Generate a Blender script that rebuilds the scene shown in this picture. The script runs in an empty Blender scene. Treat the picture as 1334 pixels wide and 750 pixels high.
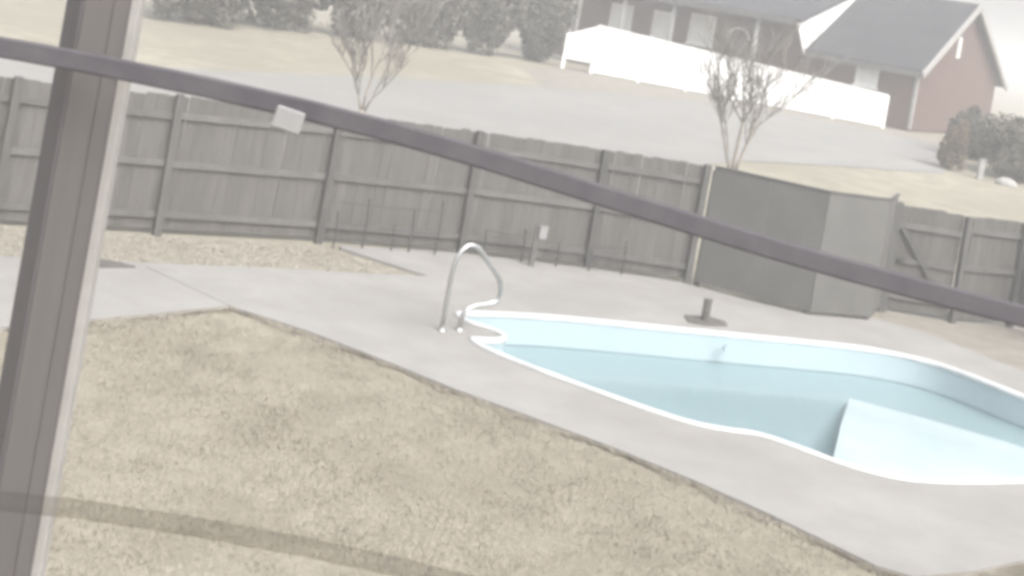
import bpy, bmesh, math, random
import numpy as np
from mathutils import Vector, Matrix
from mathutils.geometry import delaunay_2d_cdt

# ------------------------------------------------------------------ camera, sky, sun, exposure
scene = bpy.context.scene
COL = scene.collection
R = math.radians

cam_data = bpy.data.cameras.new("camera")
cam = bpy.data.objects.new("camera", cam_data)
COL.objects.link(cam)
cam.location = (0, 0, 3.9)
cam.matrix_world = Matrix.Translation((0, 0, 3.9)) @ Matrix.Rotation(R(90), 4, 'X') @ Matrix.Rotation(R(10), 4, 'Z')
cam_data.sensor_width = 36
cam_data.lens = 1700 / 1334 * 36
cam_data.shift_x = -66.0 / 1334          # the picture is the lower crop of a wider security-camera frame
cam_data.shift_y = -374.2 / 1334
cam_data.clip_start = 0.05
cam_data.clip_end = 2000
cam_data.dof.use_dof = True
cam_data.dof.focus_distance = 17
cam_data.dof.aperture_fstop = 9
scene.camera = cam

SUN_DIR = Vector((0.40, -0.50, 0.76)).normalized()      # towards the sun: right, slightly behind the camera
world = bpy.data.worlds.new("World")
scene.world = world
world.use_nodes = True
wn = world.node_tree
wn.nodes.clear()
w_out = wn.nodes.new("ShaderNodeOutputWorld")
w_bg = wn.nodes.new("ShaderNodeBackground")
w_sky = wn.nodes.new("ShaderNodeTexSky")
w_sky.sky_type = 'NISHITA'
w_sky.sun_disc = False
w_sky.sun_elevation = math.asin(SUN_DIR.z)
w_sky.sun_rotation = math.atan2(SUN_DIR.x, SUN_DIR.y)
w_sky.air_density = 1.0
w_sky.dust_density = 6.0
w_sky.ozone_density = 1.0
w_hs = wn.nodes.new("ShaderNodeHueSaturation")          # overcast: the blue is mostly gone
w_hs.inputs["Saturation"].default_value = 0.26
wn.links.new(w_sky.outputs[0], w_hs.inputs["Color"])
wn.links.new(w_hs.outputs[0], w_bg.inputs[0])
w_bg.inputs[1].default_value = 0.15
wn.links.new(w_bg.outputs[0], w_out.inputs[0])

sun_data = bpy.data.lights.new("sun", 'SUN')
sun_data.energy = 0.75
sun_data.angle = R(55)
sun_data.color = (1.0, 0.97, 0.93)
sun = bpy.data.objects.new("sun", sun_data)
COL.objects.link(sun)
sun.rotation_euler = (-SUN_DIR).to_track_quat('-Z', 'Y').to_euler()

scene.view_settings.view_transform = 'Standard'
scene.view_settings.look = 'None'
scene.view_settings.gamma = 1
scene.view_settings.exposure = 1.27
scene.render.engine = 'CYCLES'
scene.cycles.max_bounces = 8
scene.cycles.transparent_max_bounces = 12
scene.cycles.volume_bounces = 1
scene.cycles.use_denoising = True
scene.cycles.pixel_filter_type = 'BLACKMAN_HARRIS'
scene.cycles.filter_width = 4.0                        # a soft, low-resolution lens

rng = np.random.default_rng(11)
random.seed(5)

# ------------------------------------------------------------------ helpers
def link(o):
    COL.objects.link(o)
    return o

def tag(o, label=None, cat=None, group=None, kind=None):
    if label: o["label"] = label
    if cat: o["category"] = cat
    if group: o["group"] = group
    if kind: o["kind"] = kind
    return o

def empty(name, loc=(0, 0, 0), rz=0.0):
    o = bpy.data.objects.new(name, None)
    o.empty_display_size = 0.2
    o.location = loc
    o.rotation_euler = (0, 0, rz)
    return link(o)

class MB:
    def __init__(self):
        self.v, self.f = [], []
    def add(self, vs, fs):
        k = len(self.v)
        self.v += [tuple(map(float, p)) for p in vs]
        self.f += [tuple(i + k for i in f) for f in fs]
        return self
    def box(self, a, b, M=None):
        (x0, y0, z0), (x1, y1, z1) = a, b
        vs = [Vector(p) for p in ((x0,y0,z0),(x1,y0,z0),(x1,y1,z0),(x0,y1,z0),(x0,y0,z1),(x1,y0,z1),(x1,y1,z1),(x0,y1,z1))]
        if M: vs = [M @ p for p in vs]
        return self.add(vs, [(0,3,2,1),(4,5,6,7),(0,1,5,4),(1,2,6,5),(2,3,7,6),(3,0,4,7)])
    def beam(self, p, q, w, h, up=(0, 0, 1)):
        """box with its length from p to q, w across, h along up"""
        p, q = Vector(p), Vector(q)
        d = (q - p); L = d.length; d.normalize()
        s = d.cross(Vector(up)).normalized(); u = s.cross(d)
        M = Matrix((( *(), d.x, s.x, u.x, p.x), (d.y, s.y, u.y, p.y), (d.z, s.z, u.z, p.z), (0, 0, 0, 1)))
        return self.box((0, -w/2, -h/2), (L, w/2, h/2), M)
    def tube(self, pts, r, n=8, cap=True, sy=1.0):
        pts = [Vector(p) for p in pts]
        rs = r if hasattr(r, '__len__') else [r] * len(pts)
        rings, ref = [], Vector((0.13, 0.21, 0.97))
        for i, p in enumerate(pts):
            t = (pts[min(i+1, len(pts)-1)] - pts[max(i-1, 0)]).normalized()
            s = t.cross(ref)
            if s.length < 1e-3: s = t.cross(Vector((1, 0, 0)))
            s.normalize(); u = s.cross(t)
            rings.append([p + s * (math.cos(2*math.pi*k/n) * rs[i] * sy) + u * (math.sin(2*math.pi*k/n) * rs[i]) for k in range(n)])
        vs = [p for r_ in rings for p in r_]
        fs = [(i*n+k, i*n+(k+1) % n, (i+1)*n+(k+1) % n, (i+1)*n+k) for i in range(len(pts)-1) for k in range(n)]
        if cap: fs += [tuple(range(n-1, -1, -1)), tuple((len(pts)-1)*n + k for k in range(n))]
        return self.add(vs, fs)
    def prism(self, poly, z0, z1):
        n = len(poly)
        a = sum(poly[i][0]*poly[(i+1) % n][1] - poly[(i+1) % n][0]*poly[i][1] for i in range(n))
        if a < 0: poly = poly[::-1]
        vs = [(x, y, z0) for x, y in poly] + [(x, y, z1) for x, y in poly]
        return self.add(vs, [tuple(range(n-1, -1, -1)), tuple(range(n, 2*n))] + [(i, (i+1) % n, n+(i+1) % n, n+i) for i in range(n)])
    def mesh(self, name, mat, smooth=False, bevel=0):
        m = bpy.data.meshes.new(name)
        m.from_pydata(self.v, [], self.f)
        m.validate()
        bm = bmesh.new(); bm.from_mesh(m)
        bmesh.ops.recalc_face_normals(bm, faces=bm.faces)
        if bevel:
            bmesh.ops.bevel(bm, geom=[e for e in bm.edges if e.calc_face_angle(0) > 0.6], offset=bevel, segments=1, affect='EDGES', profile=0.5)
        bm.to_mesh(m); bm.free()
        if mat: m.materials.append(mat)
        if smooth:
            m.polygons.foreach_set("use_smooth", [True] * len(m.polygons))
        return m
    def build(self, name, mat, parent=None, smooth=False, bevel=0):
        return obj(name, self.mesh(name, mat, smooth, bevel), parent)

def obj(name, mesh, parent=None):
    o = bpy.data.objects.new(name, mesh)
    link(o)
    if parent: o.parent = parent
    return o

def raw(name, v, f, mat, parent=None):
    """big triangle/quad soups from numpy arrays"""
    m = bpy.data.meshes.new(name)
    n = f.shape[1]
    m.vertices.add(len(v)); m.vertices.foreach_set("co", np.ascontiguousarray(v, dtype=np.float32).ravel())
    m.loops.add(f.size); m.loops.foreach_set("vertex_index", f.astype(np.int32).ravel())
    m.polygons.add(len(f)); m.polygons.foreach_set("loop_start", np.arange(0, f.size, n, dtype=np.int32))
    m.update(calc_edges=True); m.validate()
    m.materials.append(mat)
    return obj(name, m, parent)

def inside(p, poly):
    x, y = p; c = False
    for i in range(len(poly)):
        (x0, y0), (x1, y1) = poly[i], poly[i-1]
        if (y0 > y) != (y1 > y) and x < (x1-x0)*(y-y0)/(y1-y0) + x0: c = not c
    return c

def terrain(y):
    return float(np.interp(y, [-200, 23, 46, 90, 420], [0, 0, 1.3, 1.3, 5.0]))

def fill(outer, holes=(), breaks=(), extra=()):
    pts, edges = [], []
    for poly in [outer, *holes]:
        k = len(pts); n = len(poly)
        pts += [Vector(p) for p in poly]
        edges += [(k+i, k+(i+1) % n) for i in range(n)]
    xs = [p[0] for p in outer]
    for b in breaks:
        k = len(pts)
        pts += [Vector((min(xs)-1, b)), Vector((max(xs)+1, b))]
        edges.append((k, k+1))
    pts += [Vector(p) for p in extra]
    v, e, f, *_ = delaunay_2d_cdt(pts, edges, [], 0, 1e-5)
    keep = []
    for t in f:
        c = sum((v[i] for i in t), Vector((0, 0))) / len(t)
        if inside(c, outer) and not any(inside(c, h) for h in holes): keep.append(tuple(t))
    used = sorted({i for t in keep for i in t}); idx = {u: k for k, u in enumerate(used)}
    return [v[i] for i in used], [tuple(idx[i] for i in t) for t in keep]

def sheet(name, mat, outer, lift, holes=(), parent=None, zf=terrain):
    v, f = fill(outer, holes, breaks=(23, 46, 90))
    mb = MB().add([(p.x, p.y, zf(p.y) + lift) for p in v], f)
    o = mb.build(name, mat, parent)
    m = o.data
    for p in m.polygons:
        if p.normal.z < 0: m.flip_normals(); break
    return o

def smooth_loop(pts, it=1):
    for _ in range(it):
        q = []
        for i in range(len(pts)):
            a, b = pts[i], pts[(i+1) % len(pts)]
            q += [(a[0]*.75+b[0]*.25, a[1]*.75+b[1]*.25), (a[0]*.25+b[0]*.75, a[1]*.25+b[1]*.75)]
        pts = q
    return pts

def offset(loop, d):
    """move a counter-clockwise loop outwards by d"""
    out, n = [], len(loop)
    for i in range(n):
        a, b = Vector(loop[i-1]), Vector(loop[(i+1) % n])
        t = (b - a).normalized()
        out.append((loop[i][0] + t.y * d, loop[i][1] - t.x * d))
    return out

# ------------------------------------------------------------------ materials
def mat(name, col, col2=None, scale=6, rough=0.8, bump=0.0, bscale=None, rand=0.0, detail=5, stretch=None, metal=0.0, spec=0.3, lo=0.35, hi=0.65):
    m = bpy.data.materials.new(name); m.use_nodes = True
    nt = m.node_tree; N = nt.nodes; Lk = nt.links
    bs = N["Principled BSDF"]
    bs.inputs["Roughness"].default_value = rough
    bs.inputs["Metallic"].default_value = metal
    bs.inputs["Specular IOR Level"].default_value = spec
    tc = N.new("ShaderNodeTexCoord"); src = tc.outputs["Object"]
    if stretch:
        mp = N.new("ShaderNodeMapping"); mp.inputs["Scale"].default_value = stretch
        Lk.new(src, mp.inputs["Vector"]); src = mp.outputs[0]
    if rand:
        oi = N.new("ShaderNodeObjectInfo")
        ad = N.new("ShaderNodeVectorMath"); ad.operation = 'ADD'
        mu = N.new("ShaderNodeMath"); mu.operation = 'MULTIPLY'; mu.inputs[1].default_value = 37.0
        Lk.new(oi.outputs["Random"], mu.inputs[0]); Lk.new(src, ad.inputs[0]); Lk.new(mu.outputs[0], ad.inputs[1])
        src = ad.outputs[0]
    nz = N.new("ShaderNodeTexNoise"); nz.inputs["Scale"].default_value = scale; nz.inputs["Detail"].default_value = detail
    nz.inputs["Roughness"].default_value = 0.62
    Lk.new(src, nz.inputs["Vector"])
    rp = N.new("ShaderNodeValToRGB")
    rp.color_ramp.elements[0].position = lo; rp.color_ramp.elements[0].color = (*col, 1)
    rp.color_ramp.elements[1].position = hi; rp.color_ramp.elements[1].color = (*(col2 or col), 1)
    Lk.new(nz.outputs["Fac"], rp.inputs[0]); out = rp.outputs[0]
    if rand:
        hs = N.new("ShaderNodeHueSaturation")
        mr = N.new("ShaderNodeMapRange"); mr.inputs[3].default_value = 1 - rand; mr.inputs[4].default_value = 1 + rand
        Lk.new(oi.outputs["Random"], mr.inputs[0]); Lk.new(mr.outputs[0], hs.inputs["Value"]); Lk.new(out, hs.inputs["Color"]); out = hs.outputs[0]
    Lk.new(out, bs.inputs["Base Color"])
    if bump:
        n2 = N.new("ShaderNodeTexNoise"); n2.inputs["Scale"].default_value = bscale or scale * 4; n2.inputs["Detail"].default_value = 6
        Lk.new(src, n2.inputs["Vector"])
        bp = N.new("ShaderNodeBump"); bp.inputs["Strength"].default_value = bump; bp.inputs["Distance"].default_value = 0.02
        Lk.new(n2.outputs["Fac"], bp.inputs["Height"]); Lk.new(bp.outputs[0], bs.inputs["Normal"])
    return m

def mix_layer(m, col, scale, lo, hi, amount=0.6):
    """second, larger blotch pattern laid over a material's colour"""
    nt = m.node_tree; N = nt.nodes; Lk = nt.links
    bs = N["Principled BSDF"]; old = bs.inputs["Base Color"].links[0].from_socket
    tc = next(n for n in N if n.type == 'TEX_COORD')
    nz = N.new("ShaderNodeTexNoise"); nz.inputs["Scale"].default_value = scale; nz.inputs["Detail"].default_value = 4
    Lk.new(tc.outputs["Object"], nz.inputs["Vector"])
    mr = N.new("ShaderNodeMapRange"); mr.inputs[1].default_value = lo; mr.inputs[2].default_value = hi; mr.inputs[4].default_value = amount
    Lk.new(nz.outputs["Fac"], mr.inputs[0])
    mx = N.new("ShaderNodeMix"); mx.data_type = 'RGBA'
    Lk.new(mr.outputs[0], mx.inputs[0]); Lk.new(old, mx.inputs[6]); mx.inputs[7].default_value = (*col, 1)
    Lk.new(mx.outputs[2], bs.inputs["Base Color"])
    return m

M = {}
M['dry_grass'] = mix_layer(mat('dry_grass', (.20, .183, .142), (.30, .278, .22), scale=1.4, bump=.5, bscale=40), (.205, .188, .147), .16, .42, .6, .8)
M['blade'] = mix_layer(mat('dry_grass_blade', (.282, .256, .204), (.35, .32, .261), scale=3.0, rough=.9, detail=9), (.225, .2, .158), .9, .47, .66, .6)
def soft_normal(m, k):
    # thin matted blades scatter light like one soft surface: lean their shading normals upwards
    nt = m.node_tree; N = nt.nodes
    g = N.new("ShaderNodeNewGeometry"); mx = N.new("ShaderNodeMix"); mx.data_type = 'VECTOR'; mx.inputs[0].default_value = k
    nt.links.new(g.outputs["Normal"], mx.inputs[4]); mx.inputs[5].default_value = (0, 0, 1)
    nm = N.new("ShaderNodeVectorMath"); nm.operation = 'NORMALIZE'
    nt.links.new(mx.outputs[1], nm.inputs[0]); nt.links.new(nm.outputs[0], N["Principled BSDF"].inputs["Normal"])
soft_normal(M['blade'], .55)
M['concrete'] = mix_layer(mat('pool_deck_concrete', (.23, .222, .21), (.268, .259, .246), scale=1.6, rough=.9, bump=.15, bscale=60, detail=9), (.207, .199, .188), .45, .48, .68, .6)
M['drive'] = mix_layer(mat('driveway_concrete', (.205, .2, .19), (.23, .224, .213), scale=.8, rough=.9), (.19, .187, .178), .18, .5, .7, .6)
M['soil'] = mat('bare_soil', (.19, .176, .15), (.24, .222, .193), scale=3, bump=.4)
M['litter'] = mat('leaf_litter', (.30, .278, .235), (.36, .336, .29), scale=7, rough=.9)
M['wood'] = mat('weathered_fence_wood', (.094, .089, .083), (.115, .110, .103), scale=3, rough=.85, bump=.3, bscale=18, rand=.09, stretch=(6, 6, .6))
M['wood_rail'] = mat('weathered_rail_wood', (.095, .093, .088), (.125, .122, .116), scale=4, rough=.85, bump=.2, rand=.08)
M['wood_post'] = mat('weathered_post_wood', (.075, .073, .07), (.10, .098, .093), scale=4, rough=.85, bump=.2, rand=.08, stretch=(5, 5, .6))
M['plywood'] = mat('weathered_plywood', (.098, .096, .090), (.118, .115, .109), scale=1.6, rough=.8, rand=.06)
M['dark_metal'] = mat('dark_metal', (.045, .045, .046), (.06, .06, .06), scale=8, rough=.6)
M['steel'] = mat('stainless_steel', (.46, .455, .445), (.54, .535, .525), scale=5, rough=.34, metal=1.0)
M['coping'] = mat('white_coping', (.42, .43, .43), (.56, .57, .57), scale=2.2, rough=.5)
M['liner'] = mat('pale_blue_liner', (.30, .375, .40), (.325, .40, .425), scale=1.2, rough=.5)
M['liner_dark'] = mat('pool_floor_liner', (.345, .44, .468), (.375, .47, .495), scale=.7, rough=.5)
M['post_dark'] = mat('grey_brown_post', (.112, .104, .107), (.122, .114, .117), scale=5, rough=.7, bump=.04, stretch=(5, 5, .3))
M['post_light'] = mat('grey_post_board', (.085, .079, .077), (.094, .088, .086), scale=5, rough=.7, bump=.04, stretch=(5, 5, .3))
M['white_trim'] = mat('off_white_trim', (.245, .237, .226), (.285, .276, .264), scale=9, rough=.6)
M['cable'] = mat('dark_cable_sleeve', (.082, .078, .086), (.10, .095, .103), scale=14, rough=.95, spec=.1)
M['tag'] = mat('pale_plastic', (.235, .232, .232), (.265, .262, .262), scale=10, rough=.5)
M['ledge'] = mat('pale_glare_ledge', (.62, .69, .715), (.74, .785, .80), scale=.8, rough=.5)  # pale colour stands for the bright glare on the water
M['vinyl'] = mat('white_vinyl', (.80, .80, .79), (.84, .84, .83), scale=2, rough=.5)
M['gutter'] = mat('grey_gutter', (.09, .088, .085), (.12, .117, .113), scale=3, rough=.6)
M['house_trim'] = mat('pale_house_trim', (.26, .255, .245), (.31, .305, .295), scale=3, rough=.6)
M['white_paint'] = mat('white_house_paint', (.72, .72, .70), (.78, .78, .76), scale=3, rough=.6)
M['roof'] = mat('grey_shingles', (.036, .037, .044), (.052, .053, .06), scale=1.2, rough=.85, bump=.3, bscale=9)
M['pane'] = mat('bright_window_blind', (.62, .63, .62), (.68, .69, .68), scale=1, rough=.12, spec=.5)
M['dark_door'] = mat('dark_door', (.05, .045, .042), (.07, .065, .06), scale=3, rough=.5)
M['bark_pale'] = mat('pale_smooth_bark', (.22, .20, .175), (.30, .275, .24), scale=6, rough=.85)
M['bark'] = mat('brown_bark', (.12, .10, .085), (.2, .17, .14), scale=6, rough=.9)
M['twig'] = mat('pale_twig', (.17, .16, .148), (.22, .208, .192), scale=6, rough=.9)
M['leaf_dark'] = mat('dark_evergreen_leaf', (.075, .07, .056), (.13, .122, .10), scale=1.6, rough=.7)
M['leaf_brown'] = mat('brown_shrub_leaf', (.11, .085, .06), (.19, .155, .11), scale=2, rough=.8)
M['stone'] = mat('pale_stone', (.26, .255, .245), (.34, .335, .32), scale=5, rough=.8)
M['mat_rubber'] = mat('dark_rubber', (.085, .08, .076), (.12, .112, .105), scale=12, rough=.9)

# brick with mortar courses
def brick_mat():
    m = bpy.data.materials.new('red_brick'); m.use_nodes = True
    nt = m.node_tree; N = nt.nodes; Lk = nt.links; bs = N["Principled BSDF"]
    tc = N.new("ShaderNodeTexCoord"); mp = N.new("ShaderNodeMapping")
    mp.inputs["Rotation"].default_value = (R(90), 0, 0)
    sp = N.new("ShaderNodeSeparateXYZ"); cb = N.new("ShaderNodeCombineXYZ"); ad = N.new("ShaderNodeMath"); ad.operation = 'ADD'
    Lk.new(tc.outputs["Object"], sp.inputs[0]); Lk.new(sp.outputs[0], ad.inputs[0]); Lk.new(sp.outputs[1], ad.inputs[1])
    Lk.new(ad.outputs[0], cb.inputs[0]); Lk.new(sp.outputs[2], cb.inputs[1])
    br = N.new("ShaderNodeTexBrick")
    br.inputs["Scale"].default_value = 1.0; br.inputs["Brick Width"].default_value = .22; br.inputs["Row Height"].default_value = .075
    br.inputs["Mortar Size"].default_value = .008
    br.inputs["Color1"].default_value = (.068, .029, .022, 1); br.inputs["Color2"].default_value = (.095, .043, .033, 1); br.inputs["Mortar"].default_value = (.12, .10, .088, 1)
    Lk.new(cb.outputs[0], br.inputs["Vector"])
    Lk.new(br.outputs["Color"], bs.inputs["Base Color"]); bs.inputs["Roughness"].default_value = .9
    return m
M['brick'] = brick_mat()

# water: Fresnel mirror over a tinted clear body
def water_mat():
    m = bpy.data.materials.new('pool_water'); m.use_nodes = True
    nt = m.node_tree; N = nt.nodes; Lk = nt.links; N.clear()
    out = N.new("ShaderNodeOutputMaterial"); mx = N.new("ShaderNodeMixShader"); fr = N.new("ShaderNodeFresnel"); fr.inputs[0].default_value = 1.33
    gl = N.new("ShaderNodeBsdfGlossy"); gl.inputs["Roughness"].default_value = .13
    tr = N.new("ShaderNodeBsdfTransparent"); tr.inputs[0].default_value = (.87, .91, .915, 1)
    nz = N.new("ShaderNodeTexNoise"); nz.inputs["Scale"].default_value = 3.0; nz.inputs["Detail"].default_value = 2
    tc = N.new("ShaderNodeTexCoord"); Lk.new(tc.outputs["Object"], nz.inputs["Vector"])
    bp = N.new("ShaderNodeBump"); bp.inputs["Strength"].default_value = .06; bp.inputs["Distance"].default_value = .02
    Lk.new(nz.outputs["Fac"], bp.inputs["Height"]); Lk.new(bp.outputs[0], gl.inputs["Normal"]); Lk.new(bp.outputs[0], fr.inputs["Normal"])
    Lk.new(fr.outputs[0], mx.inputs[0]); Lk.new(tr.outputs[0], mx.inputs[1]); Lk.new(gl.outputs[0], mx.inputs[2]); Lk.new(mx.outputs[0], out.inputs[0])
    return m
M['water'] = water_mat()

def blurred_mat():  # see-through mix stands for the out-of-focus blur of a near cable
    m = bpy.data.materials.new('see_through_blur'); m.use_nodes = True
    nt = m.node_tree; N = nt.nodes; Lk = nt.links; N.clear()
    out = N.new("ShaderNodeOutputMaterial"); mx = N.new("ShaderNodeMixShader"); mx.inputs[0].default_value = .10
    tr = N.new("ShaderNodeBsdfTransparent"); tr.inputs[0].default_value = (.88, .87, .85, 1)
    df = N.new("ShaderNodeBsdfPrincipled"); df.inputs["Base Color"].default_value = (.10, .10, .10, 1); df.inputs["Roughness"].default_value = .5
    Lk.new(tr.outputs[0], mx.inputs[1]); Lk.new(df.outputs[0], mx.inputs[2]); Lk.new(mx.outputs[0], out.inputs[0])
    return m
M['blurred'] = blurred_mat()

# ------------------------------------------------------------------ the ground, deck, pool
pool_px = [(-0.66, 15.52), (-0.47, 15.23), (-0.17, 15.10), (-0.02, 14.92), (-0.06, 14.74), (-0.22, 14.65), (-0.40, 14.60), (-0.30, 14.36),
           (-0.1, 14.16), (0.42, 13.77), (1.06, 13.36), (1.6, 13.03), (1.97, 12.86), (2.32, 12.84), (2.64, 12.92), (3.01, 12.68), (3.41, 12.41),
           (3.89, 12.26), (4.55, 12.48), (5.32, 12.89), (6.9, 13.6), (7.9, 14.2), (8.2, 14.7), (7.8, 15.25), (7.15, 15.85), (6.62, 16.4), (6.15, 17.05), (5.66, 17.52),
           (4.9, 17.6), (4.31, 17.46), (2.37, 16.84), (0.85, 16.37), (0.18, 16.1), (-0.5, 15.72)]
pool_outer = smooth_loop(pool_px, 2)
pool_hole = offset(pool_outer, -0.03)
pool_in = offset(pool_outer, -0.13)

sheet('ground', M['dry_grass'], [(-200, -40), (200, -40), (260, 420), (-260, 420)], -0.045, holes=[offset(pool_outer, 0.02)])
bpy.data.objects['ground']['kind'] = 'structure'

deck_main = [(-2.99, 14.22), (-2.06, 13.80), (-1.2, 13.27), (-0.40, 12.72), (0.4, 12.27), (1.16, 11.82), (1.85, 11.34), (2.42, 10.87), (3.16, 10.16), (3.44, 10.07),
             (4.03, 10.41), (4.58, 10.84), (9.5, 12.6), (11.0, 15.0), (9.2, 17.0), (7.1, 17.85), (6.1, 19.35), (5.48, 19.75), (5.32, 19.50), (4.36, 19.12), (3.55, 19.36),
             (2.9, 19.62), (2.5, 19.86), (1.07, 19.68), (-0.84, 19.11), (-2.47, 18.2), (-2.42, 18.05), (-1.12, 17.30), (-1.85, 16.84), (-2.58, 16.46), (-3.2, 16.10), (-3.84, 15.70), (-4.23, 15.22)]
path_slab = [(-3.005, 14.205), (-4.245, 15.205), (-3.86, 15.69), (-4.92, 15.06), (-6.4, 14.15), (-8.6, 12.8), (-8.6, 7.6), (-5.2, 11.45), (-4.09, 12.85), (-3.59, 13.43)]
path_slab = [(-3.004, 14.215), (-4.239, 15.208), (-3.865, 15.672), (-4.92, 15.06), (-6.4, 14.15), (-8.6, 12.8), (-8.6, 7.6), (-5.2, 11.45), (-4.09, 12.85), (-3.59, 13.43)]

def slab(name, outer, hole=None):
    v, f = fill(outer, [hole] if hole else [])
    mb = MB().add([(p.x, p.y, 0) for p in v], f)
    for loop in [outer] + ([hole] if hole else []):
        n = len(loop)
        mb.add([(x, y, 0) for x, y in loop] + [(x, y, -.12) for x, y in loop], [(i, (i+1) % n, n+(i+1) % n, n+i) for i in range(n)])
    m = mb.mesh(name, M['concrete'])
    bm = bmesh.new(); bm.from_mesh(m); bmesh.ops.remove_doubles(bm, verts=bm.verts, dist=1e-4); bmesh.ops.recalc_face_normals(bm, faces=bm.faces); bm.to_mesh(m); bm.free()
    return tag(obj(name, m), kind='structure')
slab('pool_deck', deck_main, pool_hole)
slab('path', path_slab)

# pool shell
pool = empty('swimming_pool', (2.5, 15, 0))
tag(pool, 'free-form in-ground pool with white coping and pale blue liner', 'pool')
def loc(pts, o=(2.5, 15)): return [(x - o[0], y - o[1]) for x, y in pts]
def sweep(name, loops, material, smooth=True):
    n = len(loops[0][0]); mb = MB()
    vs = [(x, y, z) for pts, z in loops for x, y in pts]
    mb.add(vs, [(k*n+i, k*n+(i+1) % n, (k+1)*n+(i+1) % n, (k+1)*n+i) for k in range(len(loops)-1) for i in range(n)])
    return mb.build(name, material, pool, smooth)
po = loc(pool_outer)
sweep('coping', [(offset(po, .0), 0.004), (offset(po, -.004), .024), (offset(po, -.012), .032), (offset(po, -.035), .036), (offset(po, -.062), .032), (offset(po, -.08), .02), (offset(po, -.082), -.02), (offset(po, -.06), -.04)], M['coping'])
sweep('liner_wall', [(offset(po, -.07), -.015), (offset(po, -.07), -.375)], M['liner'])
# rounded basin floor, deepening away from the walls
rim = offset(po, -.068)
ra = np.array(rim); rb = np.roll(ra, -1, 0); rd = rb - ra
def rim_dist(x, y):
    t = (((x - ra[:, 0])*rd[:, 0] + (y - ra[:, 1])*rd[:, 1]) / (rd**2).sum(1)).clip(0, 1)
    return float(np.hypot(x - ra[:, 0] - t*rd[:, 0], y - ra[:, 1] - t*rd[:, 1]).min())
gx = [(x, y) for x in np.arange(-3.2, 5.8, .16) for y in np.arange(-2.8, 2.8, .16) if inside((x, y), rim) and rim_dist(x, y) > .05]
fv, ff = fill(rim, extra=gx)
def basin(p):
    d = min(rim_dist(p.x, p.y) / 2.4, 1.0)
    return -.37 - .50 * d
MB().add([(p.x, p.y, basin(p)) for p in fv], ff).build('basin_floor', M['liner_dark'], pool, True)
# return fitting on the far wall
fit = MB(); fit.tube([(2.75-2.5+.10, 16.77-15, -.13), (2.75-2.5+.115, 16.72-15, -.13)], .055, 12)
fit.build('return_fitting', M['liner'], pool)
wv, wf = fill(offset(pool_outer, -.069))
# glare on the water, built as an added pale ledge just under the water at the near right, sloping away
lp = [(3.34, 12.56), (3.70, 13.95), (4.02, 15.1), (4.46, 16.55), (5.3, 16.42), (6.25, 16.0), (7.05, 15.6), (7.7, 14.9), (6.85, 13.75), (5.27, 13.03), (4.5, 12.63), (3.9, 12.42)]
lz = [-.36, -.36, -.37, -.43, -.47, -.47, -.46, -.40, -.36, -.36, -.36, -.36]
lq = loc(lp); ln_ = len(lq)
lv, lf = fill(lq)
led = MB()
zmap = {(round(x, 4), round(y, 4)): z for (x, y), z in zip(lq, lz)}
led.add([(p.x, p.y, zmap.get((round(p.x, 4), round(p.y, 4)), -.5)) for p in lv], lf)
led.add([(x, y, z) for (x, y), z in zip(lq, lz)] + [(x, y, -1.0) for x, y in lq], [(i, (i+1) % ln_, ln_+(i+1) % ln_, ln_+i) for i in range(ln_)])
led.build('glare_ledge', M['ledge'], pool)
water = MB().add([(p.x, p.y, -.35) for p in wv], wf).build('water', M['water'])
if water.data.polygons[0].normal.z < 0: water.data.flip_normals()
tag(water, kind='structure')

# ------------------------------------------------------------------ driveway and soil beyond the fence
sheet('driveway', M['drive'], [(-30, 23.4), (-11, 23.2), (-2, 24.2), (2, 29), (5.22, 33.96), (8.55, 36.3), (11.91, 38.3), (12.9, 41.5), (13.88, 44.8), (12.0, 45.8), (10.06, 46.5), (7.51, 45.9), (5.11, 45.2), (2.68, 43.9),
      (-0.16, 42.08), (-2.28, 40.0), (-5.08, 37.5), (-8.18, 33.9), (-10.94, 31.5), (-16, 28.2), (-30, 26)], -0.03)
bpy.data.objects['driveway']['kind'] = 'structure'
sheet('soil_bed', M['soil'], [(-0.1, 42.2), (2.68, 43.95), (5.11, 45.3), (7.51, 46.0), (10.06, 46.6), (12.0, 45.9), (13.9, 45.0), (15.5, 48.3), (12.8, 50.0), (7, 51.2), (2.6, 52.0), (0.6, 52.6), (-1.0, 46)], -0.037)
bpy.data.objects['soil_bed']['kind'] = 'structure'
sheet('dirt_bed', M['soil'], [(5.6, 19.75), (6.15, 19.45), (7.15, 17.9), (9.3, 17.05), (13, 15), (13, 21.2), (7.2, 21.5), (5.8, 20.7)], -0.037)
bpy.data.objects['dirt_bed']['kind'] = 'structure'

# ------------------------------------------------------------------ wooden fence
POSTS = [(-8.6, 14.75), (-6.42, 16.02), (-4.7, 17.07), (-2.79, 18.28), (-0.84, 19.2), (1.07, 19.77), (2.62, 19.98)]
board_meshes = []
for k in range(5):
    h = 1.775 + .006 * k
    mb = MB().add([(-.0688, 0, .03), (.0688, 0, .03), (.0688, .018, .03), (-.0688, .018, .03), (-.0688, 0, h-.012), (.0688, 0, h-.012), (.0688, .018, h-.012), (-.0688, .018, h-.012),
                   (-.06, 0, h), (.06, 0, h), (.06, .018, h), (-.06, .018, h)],
                  [(0,3,2,1),(0,1,5,4),(1,2,6,5),(2,3,7,6),(3,0,4,7),(4,5,9,8),(5,6,10,9),(6,7,11,10),(7,4,8,11),(8,9,10,11)])
    board_meshes.append(mb.mesh('board', M['wood']))
post_mesh = MB().box((-.05, -.05, -.3), (.05, .05, 1.80)).mesh('post', M['wood_post'], bevel=.006)

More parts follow.
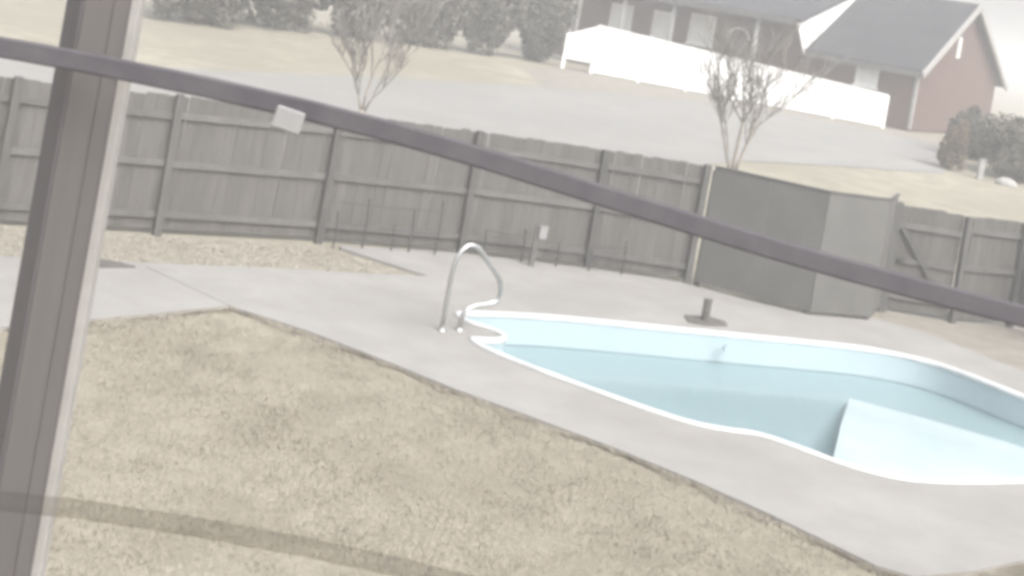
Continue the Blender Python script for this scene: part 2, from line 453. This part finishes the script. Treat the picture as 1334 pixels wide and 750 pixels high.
def fence_run(parent, pts, height=1.0, rails=(1.53, .90, .22), first_post=True, skip_last=False, board_side=1):
    for i, p in enumerate(pts):
        if (i == 0 and not first_post) or (i == len(pts)-1 and skip_last): continue
        d = Vector(pts[min(i+1, len(pts)-1)]) - Vector(pts[max(i-1, 0)])
        o = obj('post', post_mesh, parent)
        o.location = (p[0], p[1], 0); o.rotation_euler = (random.uniform(-.008, .008), random.uniform(-.012, .012), math.atan2(d.y, d.x))
        o.scale = (1, 1, height * random.uniform(.985, 1.015))
    for i in range(len(pts)-1):
        a, b = Vector(pts[i]), Vector(pts[i+1]); d = (b-a); L = d.length; d.normalize()
        nrm = Vector((-d.y, d.x)) * board_side      # away from the camera
        ang = math.atan2(d.y, d.x)
        for z in rails:
            z *= height
            p, q = a + d*.052 + nrm*.03, b - d*.052 + nrm*.03
            MB().beam((p.x, p.y, z + random.uniform(-.012, .012)), (q.x, q.y, z + random.uniform(-.012, .012)), .04, .085).build('rail', M['wood_rail'], parent)
        n = max(1, round(L / .14)); w = L / n
        for k in range(n):
            c = a + d * (w * (k + .5)) + nrm * (.052 + (0 if board_side > 0 else .018))
            o = obj('board', random.choice(board_meshes), parent)
            o.location = (c.x, c.y, 0); o.rotation_euler = (random.uniform(-.004, .004), random.uniform(-.006, .006), ang)
            o.scale = (w/.14 * random.uniform(.996, 1.006), 1, height)
fence = empty('wooden_fence', (0, 0, 0))
tag(fence, 'long weathered grey board fence with posts and rails behind the pool', 'fence')
fence_run(fence, POSTS)

# smooth plywood-clad section that steps out towards the pool
ply = empty('plywood_screen', (4.3, 19.3, 0))
tag(ply, 'smooth dark plywood screen jutting out from the fence beside the pool', 'screen')
corner = [(2.74, 19.92), (4.36, 19.19), (5.38, 19.60), (5.74, 20.55)]
for i in range(3):
    a, b = Vector(corner[i]), Vector(corner[i+1]); d = (b-a); L = d.length; d.normalize(); n = 2 if i == 0 else 1
    for k in range(n):
        p = a + d * (L*k/n + .003) ; q = a + d * (L*(k+1)/n - .003)
        MB().beam((p.x-4.3, p.y-19.3, .915), (q.x-4.3, q.y-19.3, .915), .02, 1.77).build('panel', M['plywood'], ply)
    p = a + Vector((-d.y, d.x))*.07
    MB().box((p.x-4.3-.04, p.y-19.3-.04, -.2), (p.x-4.3+.04, p.y-19.3+.04, 1.74)).build('stud', M['wood_post'], ply)
    MB().beam((a.x-4.3, a.y-19.3, 1.815), (b.x-4.3, b.y-19.3, 1.815), .05, .025).build('cap_board', M['wood_post'], ply)

# gate and the fence bay right of it, then the return
HR = .93
gate = empty('wooden_gate', (5.82, 20.6, 0))
tag(gate, 'weathered board gate with a diagonal brace right of the plywood screen', 'gate')
ga, gb = Vector((5.84, 20.55)), Vector((6.86, 20.60))
gd = (gb-ga).normalized(); gn = Vector((-gd.y, gd.x)); gL = (gb-ga).length
def gp(s, t, z): c = ga + gd*s + gn*t; return (c.x-5.82, c.y-20.6, z)
for k in range(7):
    o = obj('board', board_meshes[k % 5], gate); o.location = gp(gL*(k+.5)/7, .05, 0); o.rotation_euler = (0, 0, math.atan2(gd.y, gd.x)); o.scale = (gL/7/.14, 1, HR)
for z in (1.45*HR, .86*HR, .25*HR): MB().beam(gp(.02, .028, z), gp(gL-.02, .028, z), .04, .085).build('rail', M['wood_rail'], gate)
MB().beam(gp(.06, .004, 1.42*HR), gp(gL-.12, .004, .28*HR), .02, .08).build('brace', M['wood_post'], gate)
MB().box((gp(.05, -.03, 0)[0], gp(.05, -.03, 0)[1], .8), (gp(.05, -.03, 0)[0]+.12, gp(.05, -.03, 0)[1]+.02, .84)).build('hinge', M['dark_metal'], gate)
fence2 = empty('wooden_fence', (0, 0, 0))
tag(fence2, 'short board fence bay between the gate and the right corner', 'fence')
fence_run(fence2, [(6.93, 20.60), (8.02, 21.1)], HR)
fence3 = empty('wooden_fence', (0, 0, 0))
tag(fence3, 'board fence turning forward at the far right corner', 'fence')
fence_run(fence3, [(8.02, 21.1), (9.2, 19.2), (10.4, 17.3)], HR, first_post=False, rails=(1.53, .90))
gpost = MB().box((-.055, -.055, -.2), (.055, .055, 1.70)).build('gate_post', M['wood_post'], gate)
gpost.location = (5.775-5.82, 20.52-20.6, 0)

# ------------------------------------------------------------------ pool hand rail
hr = empty('pool_handrail', (-.70, 14.73, 0), math.atan2(.132, .192))
tag(hr, 'bent stainless steel hand rail at the left end of the pool', 'handrail')
prof = [(0, 0), (0, .2), (0, .45), (.005, .66), (.03, .82), (.08, .92), (.15, .975), (.21, .985), (.28, .965), (.36, .90), (.46, .80), (.57, .69), (.65, .60), (.69, .52), (.70, .44), (.685, .37), (.63, .325),
        (.52, .305), (.40, .29), (.30, .255), (.245, .19), (.232, .10), (.232, 0)]
MB().tube([(s, 0, z) for s, z in prof], .027, 12).build('rail_tube', M['steel'], hr, True)
for s in (0, .232):
    MB().tube([(s, 0, 0), (s, 0, .012), (s, 0, .03)], [.062, .058, .032], 14).build('flange', M['steel'], hr, True)

# ------------------------------------------------------------------ small things on the deck
stub = empty('post_stub', (2.62, 17.5, 0), R(28))
tag(stub, 'short dark pipe stub on a flat base plate behind the pool', 'stub')
MB().prism([(-.34, -.12), (-.16, -.24), (.22, -.22), (.33, -.02), (.2, .2), (-.2, .2)], .0, .018).build('base_plate', M['mat_rubber'], stub)
MB().tube([(0, 0, .018), (0, 0, .28)], .055, 14).build('pipe', M['mat_rubber'], stub, False)
MB().tube([(0, 0, .28), (0, 0, .30)], .06, 14).build('cap', M['mat_rubber'], stub)
mt = MB().prism([(-5.0, 14.82), (-4.62, 14.84), (-4.33, 15.09), (-4.5, 15.16), (-4.85, 15.16)], 0.002, .016).build('mat', M['mat_rubber'])
tag(mt, 'dark flat mat lying on the path beside the white-edged post', 'mat')

ub = empty('utility_box', (.22, 19.08, 0), R(14))
tag(ub, 'small pale outlet box on a short post in front of the fence', 'utility box')
MB().box((-.04, -.03, -.03), (.04, .03, .62)).build('post', M['wood_rail'], ub)
MB().box((.02, -.075, .42), (.14, -.031, .60)).build('box', M['tag'], ub, bevel=.008)
MB().box((.015, -.083, .60), (.145, -.028, .612)).build('lid', M['tag'], ub)

# low dark wire borders against the fence
def border(name, label, pts, stakes, wires):
    e = empty(name, (pts[0][0], pts[0][1], 0)); tag(e, label, 'garden border', 'metal borders along the fence')
    a, b = Vector(pts[0]), Vector(pts[1]); d = b - a
    for f, h in stakes:
        p = d * f
        MB().tube([(p.x, p.y, -.05), (p.x+.01, p.y, h*.5), (p.x - .004, p.y, h)], .014, 6).build('stake', M['dark_metal'], e)
    for z, f0, f1 in wires:
        p, q = d*f0, d*f1
        MB().tube([(p.x, p.y-.012, z), ((p.x+q.x)/2, (p.y+q.y)/2-.012, z-.015), (q.x, q.y-.012, z+.01)], .011, 6).build('bar', M['dark_metal'], e)
border('garden_border', 'low dark metal border with tall stakes left of the hand rail', ((-2.55, 18.12), (-1.15, 18.72)), [(0, .48), (.27, .70), (.55, .36), (.72, .62), (.98, .78)], [(.33, 0, .3), (.30, .4, 1.0), (.62, 0, .98)])
border('garden_border', 'low dark metal border beside the pale outlet box', ((-.55, 19.06), (1.62, 19.62)), [(.02, .42), (.28, .50), (.52, .36), (.75, .33), (.98, .50)], [(.42, .02, .3), (.40, .7, 1.0), (.22, .5, 1.0)])

# ------------------------------------------------------------------ near post, strap cable and out-of-focus cable in front of the camera
pp = empty('porch_post', (-1.07, 2.955, 0), 0)
tag(pp, 'grey porch post with a white edge strip at the left of the view', 'post')
al = math.atan2(.07, .088)
rot = Matrix.Rotation(al, 4, 'Z')
s = .112
core = MB().box((0.0, 0.0, 0), (s, s, 5.2), rot).build('post_core', M['post_dark'], pp, bevel=.004)
fb = MB().box((.004, -.006, .02), (s-.004, -.0005, 5.19), rot).build('face_board', M['post_light'], pp)
MB().box((s*.62, -.009, .02), (s*.90, -.0065, 5.19), rot).build('batten', M['post_light'], pp)
MB().box((.088, .062, .02), (.110, .10, 5.19)).build('edge_trim', M['white_trim'], pp, bevel=.002)
MB().box((-.06, -.06, -.1), (.16, .2, .0)).build('footing', M['concrete'], pp)

cpts = [(-1.121, 3.592), (-1.004, 3.591), (-.895, 3.589), (-.719, 3.584), (-.499, 3.573), (-.296, 3.557), (-.092, 3.535), (.131, 3.506), (.354, 3.477), (.525, 3.456), (.695, 3.438), (.899, 3.42), (1.092, 3.405), (1.6, 3.372), (2.2, 3.35)]
cpts = [(-1.9, 3.585), (-1.4, 3.59)] + cpts
cs = []
for x, z in cpts:
    y = float(np.interp(x, [-1.0, -.2], [2.86, 2.8]))
    k = y / 2.8
    cs.append(Vector((x*k, y, 3.9 - (3.9 - z)*k)))
cm = MB(); sec = [(-.006, -.0225), (.006, -.0225), (.009, -.018), (.009, .018), (.006, .0225), (-.006, .0225), (-.009, .018), (-.009, -.018)]
cm.add([p + Vector((0, a, b)) for p in cs for a, b in sec], [(i*8+k, i*8+(k+1) % 8, (i+1)*8+(k+1) % 8, (i+1)*8+k) for i in range(len(cs)-1) for k in range(8)])
cab = cm.build('strap_cable', M['cable'])
tag(cab, 'flat dark grey strap cable running from the porch post diagonally across the view', 'cable')
tg = MB()
tc_ = Vector((-.530, 2.772, 3.549)); ta = R(-8)
tg.box((-.031, -.006, -.024), (.031, .006, .024), Matrix.Translation(tc_) @ Matrix.Rotation(R(9), 4, 'Y') @ Matrix.Identity(4))
tgo = tg.build('cable_tag', M['tag'], None, bevel=.003)
tag(tgo, 'small pale square tag clipped to the dark strap cable', 'tag')
tube2 = MB().tube([(-1.30, 2.8, 2.62), (-1.003, 2.8, 2.634), (-.838, 2.8, 2.646), (-.588, 2.8, 2.652), (-.337, 2.8, 2.651), (-.135, 2.8, 2.643), (.2, 2.8, 2.62)], .02, 12).build('blurred_cable', M['blurred'], None, True)
tag(tube2, 'faint smoky near cable, its blur drawn as see-through, crossing the lower left over the lawn', 'tube')

# ------------------------------------------------------------------ brick house
HX, HY, HZ, PH = 13.9, 50.0, 1.3, R(37)
house = empty('brick_house', (HX, HY, HZ), -PH)
tag(house, 'red brick house with grey shingle roof and white porch columns', 'house')
def wall_with(name, axis, u0, u1, z0, z1, th, holes, m, parent=house, base=0.0):
    """wall in local x (axis 0) or y (axis 1), thickness th inwards, with rectangular openings"""
    us = sorted({u0, u1, *[h for o in holes for h in o[:2]]}); zs = sorted({z0, z1, *[h for o in holes for h in o[2:]]})
    mb = MB()
    for i in range(len(us)-1):
        j = 0
        while j < len(zs)-1:
            cu, cz = (us[i]+us[i+1])/2, (zs[j]+zs[j+1])/2
            if not any(o[0] < cu < o[1] and o[2] < cz < o[3] for o in holes):
                if axis == 0: mb.box((us[i], base, zs[j]), (us[i+1], base+th, zs[j+1]))
                else: mb.box((base-th, us[i], zs[j]), (base, us[i+1], zs[j+1]))
            j += 1
    return mb.build(name, m, parent)
def window(x0, x1, z0, z1, y=0.0, rows=2, cols=2):
    w = MB()
    for a, b in (((x0, y-.03, z0), (x0+.08, y+.08, z1)), ((x1-.08, y-.03, z0), (x1, y+.08, z1)), ((x0+.08, y-.03, z1-.08), (x1-.08, y+.08, z1)), ((x0+.08, y-.03, z0), (x1-.08, y+.08, z0+.08))): w.box(a, b)
    wo = w.build('window', M['white_paint'], house)
    for r in range(rows):
        for c in range(cols):
            xa = x0+.08+(x1-x0-.16)*c/cols; xb = x0+.08+(x1-x0-.16)*(c+1)/cols; za = z0+.08+(z1-z0-.16)*r/rows; zb = z0+.08+(z1-z0-.16)*(r+1)/rows
            MB().box((xa+.012, y+.03, za+.012), (xb-.012, y+.045, zb-.012)).build('pane', M['pane'], wo)
    MB().box((x0+.08, y+.035, z0+.08), (x1-.08, y+.04, z1-.08)).build('glazing_bars', M['white_paint'], wo)
    MB().box((x0-.06, y-.09, z0-.07), (x1+.06, y+.02, z0-.002)).build('sill', M['white_paint'], wo)
    return wo
XS = -4.86
EA, EB, RZ = 2.42, 3.35, 5.25       # eave of the right wing, of the left block, ridge
wall_with('wall', 0, XS, 0, 0, EA, .2, [(-2.5, -1.55, 1.36, 2.26)], M['brick'])
window(-2.5, -1.55, 1.36, 2.26)
wall_with('wall', 0, -19, XS-.002, 0, EB, .2, [(-10.4, -9.15, 1.75, 3.05), (-8.4, -7.5, 0.1, 2.35), (-14.6, -13.4, 1.2, 2.9), (-17.8, -16.6, 1.2, 2.9), (-12.3, -11.3, 1.2, 2.9)], M['brick'])
window(-10.4, -9.15, 1.75, 3.05)
window(-14.6, -13.4, 1.2, 2.9); window(-17.8, -16.6, 1.2, 2.9); window(-12.3, -11.3, 1.2, 2.9)
dr = MB().box((-8.4, .05, .1), (-7.5, .12, 2.35)).build('door', M['dark_door'], house)
arch = MB(); n = 10
arch.tube([(-7.95 - .5*math.cos(math.pi*k/n), -.02, 2.32 + .42*math.sin(math.pi*k/n)) for k in range(n+1)], .05, 6)
arch.build('door_arch', M['white_paint'], house)
MB().tube([(-7.6, .03, 1.05), (-7.6, -.02, 1.05)], .03, 8).build('handle', M['steel'], dr)
# gable wall (right end)
gw = MB(); th = .2
prof_g = [(0.202, 0), (9, 0), (9, EA), (4.5, RZ-.12), (0.202, EA)]
gw.add([(0, y, z) for y, z in prof_g] + [(-th, y, z) for y, z in prof_g], [(0, 1, 2, 3, 4), (9, 8, 7, 6, 5)] + [(i, 5+i, 5+(i+1) % 5, (i+1) % 5) for i in range(5)])
gw.build('gable_wall', M['brick'], house)
vt = MB().box((-.02, 3.5, 3.05), (.05, 3.95, 3.95)).build('gable_vent', M['house_trim'], house)
for k in range(6): MB().box((.05, 3.54, 3.1+k*.14), (.075, 3.91, 3.18+k*.14)).build('slat', M['white_paint'], vt)
MB().box((-19, 8.8, 0), (-.202, 9, EA)).build('rear_wall', M['brick'], house)
MB().box((-19.2, .202, 0), (-19.0, 9, EB)).build('end_wall', M['brick'], house)
# roofs: two slabs each
def roof_slab(x0, x1, y0, z0, y1, z1, t=.16):
    return MB().add([(x0, y0, z0), (x1, y0, z0), (x1, y1, z1), (x0, y1, z1), (x0, y0, z0+t), (x1, y0, z0+t), (x1, y1, z1+t), (x0, y1, z1+t)],
                    [(0,3,2,1),(4,5,6,7),(0,1,5,4),(1,2,6,5),(2,3,7,6),(3,0,4,7)])
sl = (RZ-EA)/4.5
roof_slab(XS+.12, .32, -.38, EA-.38*sl, 4.5, RZ).build('roof', M['roof'], house)
roof_slab(-19.3, .32, 9.38, EA-.38*sl, 4.503, RZ).build('roof', M['roof'], house)
sb = (RZ+.1-EB)/5.9
roof_slab(-19.3, XS+.32, -1.4, EB, 4.497, RZ+.12).build('roof', M['roof'], house)
# shingle courses near the eave of the visible wing
for k in range(24):
    y0 = -.38 + k*.2; z0 = EA-.38*sl + k*.2*sl + .163
    MB().add([(XS+.13, y0, z0), (.31, y0, z0), (.31, y0+.19, z0+.19*sl+.002), (XS+.13, y0+.19, z0+.19*sl+.002), (XS+.13, y0, z0+.018), (.31, y0, z0+.018), (.31, y0+.19, z0+.19*sl+.006), (XS+.13, y0+.19, z0+.19*sl+.006)],
             [(0,3,2,1),(4,5,6,7),(0,1,5,4),(1,2,6,5),(2,3,7,6),(3,0,4,7)]).build('shingle_course', M['roof'], house)
# white triangle where the higher roof overhangs the wing
tri = [(-1.36, EB-.02), (-.36, EA-.30), (4.3, RZ-.05)]
tm = MB().add([(XS+.20, y, z) for y, z in tri] + [(XS+.125, y, z) for y, z in tri], [(0, 1, 2), (5, 4, 3), (0, 3, 4, 1), (1, 4, 5, 2), (2, 5, 3, 0)])
tm.build('gable_siding', M['white_paint'], house)
# trim
MB().box((XS+.33, -.46, EA-.38*sl-.12), (.36, -.39, EA-.38*sl+.10)).build('gutter', M['gutter'], house)
MB().box((-19.3, -1.48, EB-.10), (XS+.10, -1.41, EB+.14)).build('gutter', M['gutter'], house)
MB().beam((.37, -.44, EA-.44*sl+.03), (.37, 4.5, RZ+.03), .09, .24).build('rake_board', M['house_trim'], house)
MB().beam((.37, 9.44, EA-.44*sl+.03), (.37, 4.5, RZ+.03), .09, .24).build('rake_board', M['house_trim'], house)
MB().box((-.02, -.10, .05), (.10, .02, EA-.32)).build('downspout', M['house_trim'], house)
for x in (-6.5, -10.55, -13.1, -15.5, -18.3):
    c = MB().tube([(x, -1.2, .1), (x, -1.2, EB-.1)], .10, 12).build('column', M['house_trim'], house, True)
    MB().box((x-.15, -1.35, EB-.12), (x+.15, -1.05, EB-.005)).build('capital', M['house_trim'], c)
MB().box((-18.8, -1.5, 0), (XS-.05, -.003, .1)).build('porch_floor', M['concrete'], house)

# ------------------------------------------------------------------ white vinyl fence in front of the house
vf = empty('vinyl_fence', (1.59, 51.18, 1.26), math.atan2(48.96-51.18, 12.65-1.59))
tag(vf, 'long bright white panel fence stepping down in front of the brick house', 'fence')
VL = math.hypot(12.65-1.59, 48.96-51.18)
NP = 6
for k in range(NP):
    h0 = 1.90 - .66 * k / NP; h1 = 1.90 - .66 * (k+1) / NP; x0 = VL*k/NP; x1 = VL*(k+1)/NP
    MB().add([(x0+.02, -.02, .06), (x1-.02, -.02, .06), (x1-.02, .02, .06), (x0+.02, .02, .06), (x0+.02, -.02, h0), (x1-.02, -.02, h1), (x1-.02, .02, h1), (x0+.02, .02, h0)],
             [(0,3,2,1),(4,5,6,7),(0,1,5,4),(1,2,6,5),(2,3,7,6),(3,0,4,7)]).build('panel', M['vinyl'], vf)
    MB().beam((x0, 0, h0+.02), (x1, 0, h1+.02), .08, .05).build('top_rail', M['vinyl'], vf)
for k in range(NP+1):
    x = VL*k/NP; h = 1.90 - .66*k/NP
    o = MB().box((x-.06, -.06, -.15), (x+.06, .06, h)).build('post', M['vinyl'], vf)
# short raised end panel on two legs at the left
MB().add([(-1.15, -.02, .42), (-.08, -.02, .42), (-.08, .02, .42), (-1.15, .02, .42), (-1.15, -.02, 1.40), (-.08, -.02, 1.86), (-.08, .02, 1.86), (-1.15, .02, 1.40)],
         [(0,3,2,1),(4,5,6,7),(0,1,5,4),(1,2,6,5),(2,3,7,6),(3,0,4,7)]).build('end_panel', M['vinyl'], vf)
MB().box((-1.22, -.06, -.15), (-1.1, .06, 1.42)).build('post', M['vinyl'], vf)

# ------------------------------------------------------------------ trees and shrubs
def leaf_cloud(centre, radii, n, size, seed, clumps=46, flat=.75):
    g = np.random.default_rng(seed)
    d = g.normal(size=(clumps, 3)); d /= np.linalg.norm(d, axis=1)[:, None]
    rr = g.uniform(.45, 1.0, clumps)[:, None]
    cc = d * rr * np.array(radii) * .86
    sz = g.uniform(.16, .34, clumps)
    k = g.integers(0, clumps, n)
    off = g.normal(size=(n, 3)); off /= np.linalg.norm(off, axis=1)[:, None]
    off *= (g.uniform(.35, 1.08, n) ** .5)[:, None]
    p = cc[k] + off * sz[k][:, None] * np.array(radii)
    keep = p[:, 2] + centre[2] > .05
    p = p[keep]; n = len(p)
    a = g.normal(size=(n, 3)); a /= np.linalg.norm(a, axis=1)[:, None]
    b = np.cross(a, g.normal(size=(n, 3))); b /= np.linalg.norm(b, axis=1)[:, None]
    s = (size * g.uniform(.6, 1.4, n))[:, None]
    p = p + np.array(centre)
    v = np.stack([p - a*s, p + b*s*.45, p + a*s, p - b*s*.45], 1).reshape(-1, 3)
    f = np.arange(4*n).reshape(n, 4)
    return v, f

def evergreen(name, label, x, y, h, rx, seed, n=7000, leaf='leaf_dark', size=.11, group='evergreen trees left of the house', cat='tree'):
    e = empty(name, (x, y, terrain(y) - .04)); tag(e, label, cat, group)
    t = MB(); g = random.Random(seed)
    t.tube([(0, 0, 0), (g.uniform(-.1, .1), 0, h*.3), (g.uniform(-.15, .15), .05, h*.75)], [.05*rx+.03, .04*rx+.02, .02], 8)
    for k in range(7):
        an = g.uniform(0, 6.28); z = h*g.uniform(.15, .6)
        t.tube([(0, 0, z), (math.cos(an)*rx*.4, math.sin(an)*rx*.4, z + .15*h), (math.cos(an)*rx*.75, math.sin(an)*rx*.75, z + .24*h)], [.035, .022, .008], 6)
    t.build('trunk', M['bark'], e, True)
    v, f = leaf_cloud((0, 0, h*.44), (rx, rx, h*.56), n, size, seed)
    raw('crown', v, f, M[leaf], e)
    return e
evergreen('evergreen_tree', 'dark evergreen tree directly left of the white panel fence', -.55, 53.3, 4.6, 1.45, 21, 14000)
evergreen('evergreen_tree', 'broad dark evergreen second left of the white panel fence', -2.5, 51.4, 5.4, 1.7, 22, 16000)
evergreen('evergreen_tree', 'dark evergreen behind the left bare tree', -4.9, 49.8, 5.2, 1.7, 23, 15000)
evergreen('evergreen_tree', 'tall dark evergreen at the top left beyond the lawn bank', -7.3, 47.2, 5.6, 1.9, 24, 15000)
evergreen('evergreen_tree', 'dark evergreen at the far left beside the porch post', -11.6, 42.8, 5.6, 2.0, 25, 15000)
evergreen('evergreen_tree', 'dark evergreen rising between two others at the top left', -9.6, 45.2, 6.4, 1.9, 26, 15000)
evergreen('evergreen_shrub', 'large dark rounded shrub at the right edge below the gable', 14.75, 40.0, 2.15, 1.4, 31, 10000, group='shrubs below the gable', cat='shrub', size=.075)
evergreen('brown_shrub', 'brownish upright shrub at the end of the driveway', 12.45, 39.6, 1.6, .5, 32, 6000, leaf='leaf_brown', group='shrubs below the gable', cat='shrub', size=.06)
evergreen('evergreen_shrub', 'smaller dark shrub between the gable wall and the large rounded shrub', 14.2, 43.2, 1.7, .95, 33, 7000, group='shrubs below the gable', cat='shrub', size=.07)

def bare_tree(label, x, y, h, spread, seed, stems):
    e = empty('bare_tree', (x, y, terrain(y) - .05)); tag(e, label, 'tree', 'bare trees just beyond the fence')
    g = random.Random(seed); br = MB()
    def grow(p, d, L, r, lvl):
        n = 4; pts = [p.copy()]; q = p.copy(); dd = d.copy()
        for i in range(n):
            dd = (dd + Vector((g.uniform(-.12, .12), g.uniform(-.12, .12), .05))).normalized()
            q = q + dd * (L/n); pts.append(q.copy())
        rs = [r * (1 - .45*i/n) for i in range(n+1)]
        if lvl == 0:
            MB().tube(pts, rs, 8).build('trunk', M['bark_pale'], e, True)
        else:
            br.tube(pts, rs, 5, cap=False)
        if lvl < 4:
            for k in range(4 if lvl < 2 else 3):
                an = g.uniform(0, 6.28); t = g.choice([1, 2, 3, 4])
                side = Vector((math.cos(an), math.sin(an), 0))
                nd = (dd * 1.0 + side * g.uniform(.35, .85) * spread + Vector((0, 0, .22))).normalized()
                grow(pts[t], nd, L * g.uniform(.58, .8), max(rs[t] * .66, .0085), lvl+1)
    fork = 1.05
    MB().tube([(0, 0, 0), (.015, 0, fork*.5), (0, 0, fork+.03)], [.075, .062, .058], 10).build('trunk', M['bark_pale'], e, True)
    for ax, ay, L, r in stems:
        grow(Vector((ax*.1, ay*.1, fork - .02)), Vector((ax, ay, 1)).normalized(), L, r, 0)
    br.build('crown', M['twig'], e, True)
bare_tree('bare multi-stemmed tree in front of the white panel fence', 3.80, 25.2, 3.9, 1.0, 7, [(.02, 0, 1.45, .042), (.34, .05, 1.35, .036), (-.26, .1, 1.35, .036)])
bare_tree('bare pale multi-stemmed tree beyond the fence at upper left', -3.45, 25.2, 3.4, 1.0, 17, [(.05, 0, 1.3, .03), (.42, .05, 1.2, .025), (-.22, .1, 1.2, .025)])

# small things at the end of the drive
rk = bpy.data.meshes.new('rock'); bm = bmesh.new(); bmesh.ops.create_icosphere(bm, subdivisions=2, radius=.3)
for v_ in bm.verts: v_.co = Vector((v_.co.x*1.1, v_.co.y*.8, max(v_.co.z*.62, -.08))) * random.uniform(.92, 1.06)
bm.to_mesh(rk); bm.free(); rk.materials.append(M['stone'])
rko = obj('rock', rk); rko.location = (13.75, 38.3, terrain(38.3)); tag(rko, 'pale low rock in front of the dark shrub at right', 'rock')
bo = empty('marker_post', (13.05, 38.6, terrain(38.6)-.05)); tag(bo, 'short pale marker post between the brown and dark shrubs', 'post')
MB().box((-.08, -.08, 0), (.08, .08, .55)).build('shaft', M['stone'], bo, bevel=.01)
MB().prism([(-.10, -.10), (.10, -.10), (.10, .10), (-.10, .10)], .55, .60).build('cap', M['stone'], bo)

# ------------------------------------------------------------------ grass and litter
def grass(name, label, poly, n, lmin, lmax, width, material, zbase, seed, lean=1.0):
    g = np.random.default_rng(seed)
    xs = np.array([p[0] for p in poly]); ys = np.array([p[1] for p in poly])
    x = g.uniform(xs.min(), xs.max(), int(n*2.2)); y = g.uniform(ys.min(), ys.max(), int(n*2.2))
    ok = np.zeros(len(x), bool)
    j = len(poly)-1
    for i in range(len(poly)):
        c = ((ys[i] > y) != (ys[j] > y)) & (x < (xs[j]-xs[i])*(y-ys[i])/(ys[j]-ys[i]+1e-12)+xs[i]); ok ^= c; j = i
    x, y = x[ok][:n], y[ok][:n]; n = len(x)
    # tufts: pull towards clump centres
    fx = np.sin(x*5.1+1.3*np.sin(y*3.7))*np.sin(y*6.3+1.1*np.sin(x*4.1)); fy = np.sin(x*2.3+y*1.7)
    L = g.uniform(lmin, lmax, n) * (1 + .35*fx + .2*fy)
    an = g.uniform(0, 2*np.pi, n); ln = g.uniform(.5, 1.4, n)*lean
    dx, dy = np.cos(an), np.sin(an)
    tip = np.stack([x + dx*L*np.sin(ln), y + dy*L*np.sin(ln), zbase + L*np.cos(ln).clip(.08)], 1)
    w = width*g.uniform(.6, 1.4, n)
    b0 = np.stack([x - dy*w, y + dx*w, np.full(n, zbase)], 1); b1 = np.stack([x + dy*w, y - dx*w, np.full(n, zbase)], 1)
    v = np.stack([b0, b1, tip], 1).reshape(-1, 3)
    o = raw(name, v, np.arange(3*n).reshape(n, 3), material)
    return tag(o, label, 'grass', kind='stuff')
lawn_poly = [(-5.6, 6.2), (2.2, 6.2), (5.6, 10.0), (5.4, 11.05), (4.58, 10.80), (4.03, 10.37), (3.44, 10.03), (3.14, 10.13), (2.40, 10.84), (1.14, 11.79), (-.42, 12.69), (-2.08, 13.77), (-2.99, 14.18), (-3.57, 13.40), (-4.07, 12.82), (-5.2, 11.4)]
grass('lawn_grass', 'short dormant tan grass of the near lawn', lawn_poly, 460000, .014, .038, .0036, M['blade'], -.045, 3)
edge = [(-4.6, 12.2), (-4.09, 12.85), (-3.59, 13.43), (-2.99, 14.22), (-2.06, 13.80), (-1.2, 13.27), (-.40, 12.72), (.4, 12.27), (1.16, 11.82), (1.85, 11.34), (2.42, 10.87), (3.16, 10.16), (3.44, 10.07), (4.03, 10.41), (4.58, 10.84)]
ge = np.random.default_rng(77); bx_, by_ = [], []
for (xa, ya), (xb, yb) in zip(edge[:-1], edge[1:]):
    Ls = math.hypot(xb-xa, yb-ya); k = int(Ls*1500)
    t = ge.uniform(0, 1, k); dd = -np.abs(ge.normal(0, .05, k)) * (1 + .8*np.sin(t*Ls*5.0 + xa*3)) - .004
    nx_, ny_ = -(yb-ya)/Ls, (xb-xa)/Ls
    bx_.append(xa + (xb-xa)*t + nx_*dd); by_.append(ya + (yb-ya)*t + ny_*dd)
x = np.concatenate(bx_); y = np.concatenate(by_); n = len(x)
L = ge.uniform(.03, .075, n); an = ge.uniform(0, 6.283, n); ln = ge.uniform(.5, 1.35, n)
tip = np.stack([x + np.cos(an)*L*np.sin(ln), y + np.sin(an)*L*np.sin(ln), -.045 + L*np.cos(ln)], 1); w = .004
v = np.stack([np.stack([x - np.sin(an)*w, y + np.cos(an)*w, np.full(n, -.045)], 1), np.stack([x + np.sin(an)*w, y - np.cos(an)*w, np.full(n, -.045)], 1), tip], 1).reshape(-1, 3)
tag(raw('edge_grass', v, np.arange(3*n).reshape(n, 3), M['blade']), 'longer ragged tan grass along the edge of the pool deck', 'grass', kind='stuff')
bed_poly = [(-6.6, 14.1), (-4.92, 15.10), (-3.84, 15.74), (-2.58, 16.48), (-1.85, 16.86), (-1.2, 17.28), (-2.45, 18.02), (-2.55, 18.3), (-4.7, 17.0), (-6.6, 15.85), (-8.2, 14.9), (-8.2, 13.2)]
lt = grass('leaf_litter', 'tan leaf litter bed between the path and the fence', bed_poly, 110000, .012, .032, .007, M['litter'], -.04, 4, 1.4)
lt['category'] = 'leaf litter'

# ------------------------------------------------------------------ haze
hm = bpy.data.materials.new('haze'); hm.use_nodes = True
hn = hm.node_tree; hn.nodes.clear()
ho = hn.nodes.new("ShaderNodeOutputMaterial"); pv = hn.nodes.new("ShaderNodeVolumePrincipled")
pv.inputs["Color"].default_value = (.93, .93, .93, 1); pv.inputs["Density"].default_value = .0065; pv.inputs["Anisotropy"].default_value = .3
hn.links.new(pv.outputs[0], ho.inputs["Volume"])
hz = MB().box((-300, -60, -2.2), (300, 450, 12)).build('haze', hm)
tag(hz, 'thin pale haze in the air', 'haze', kind='stuff')
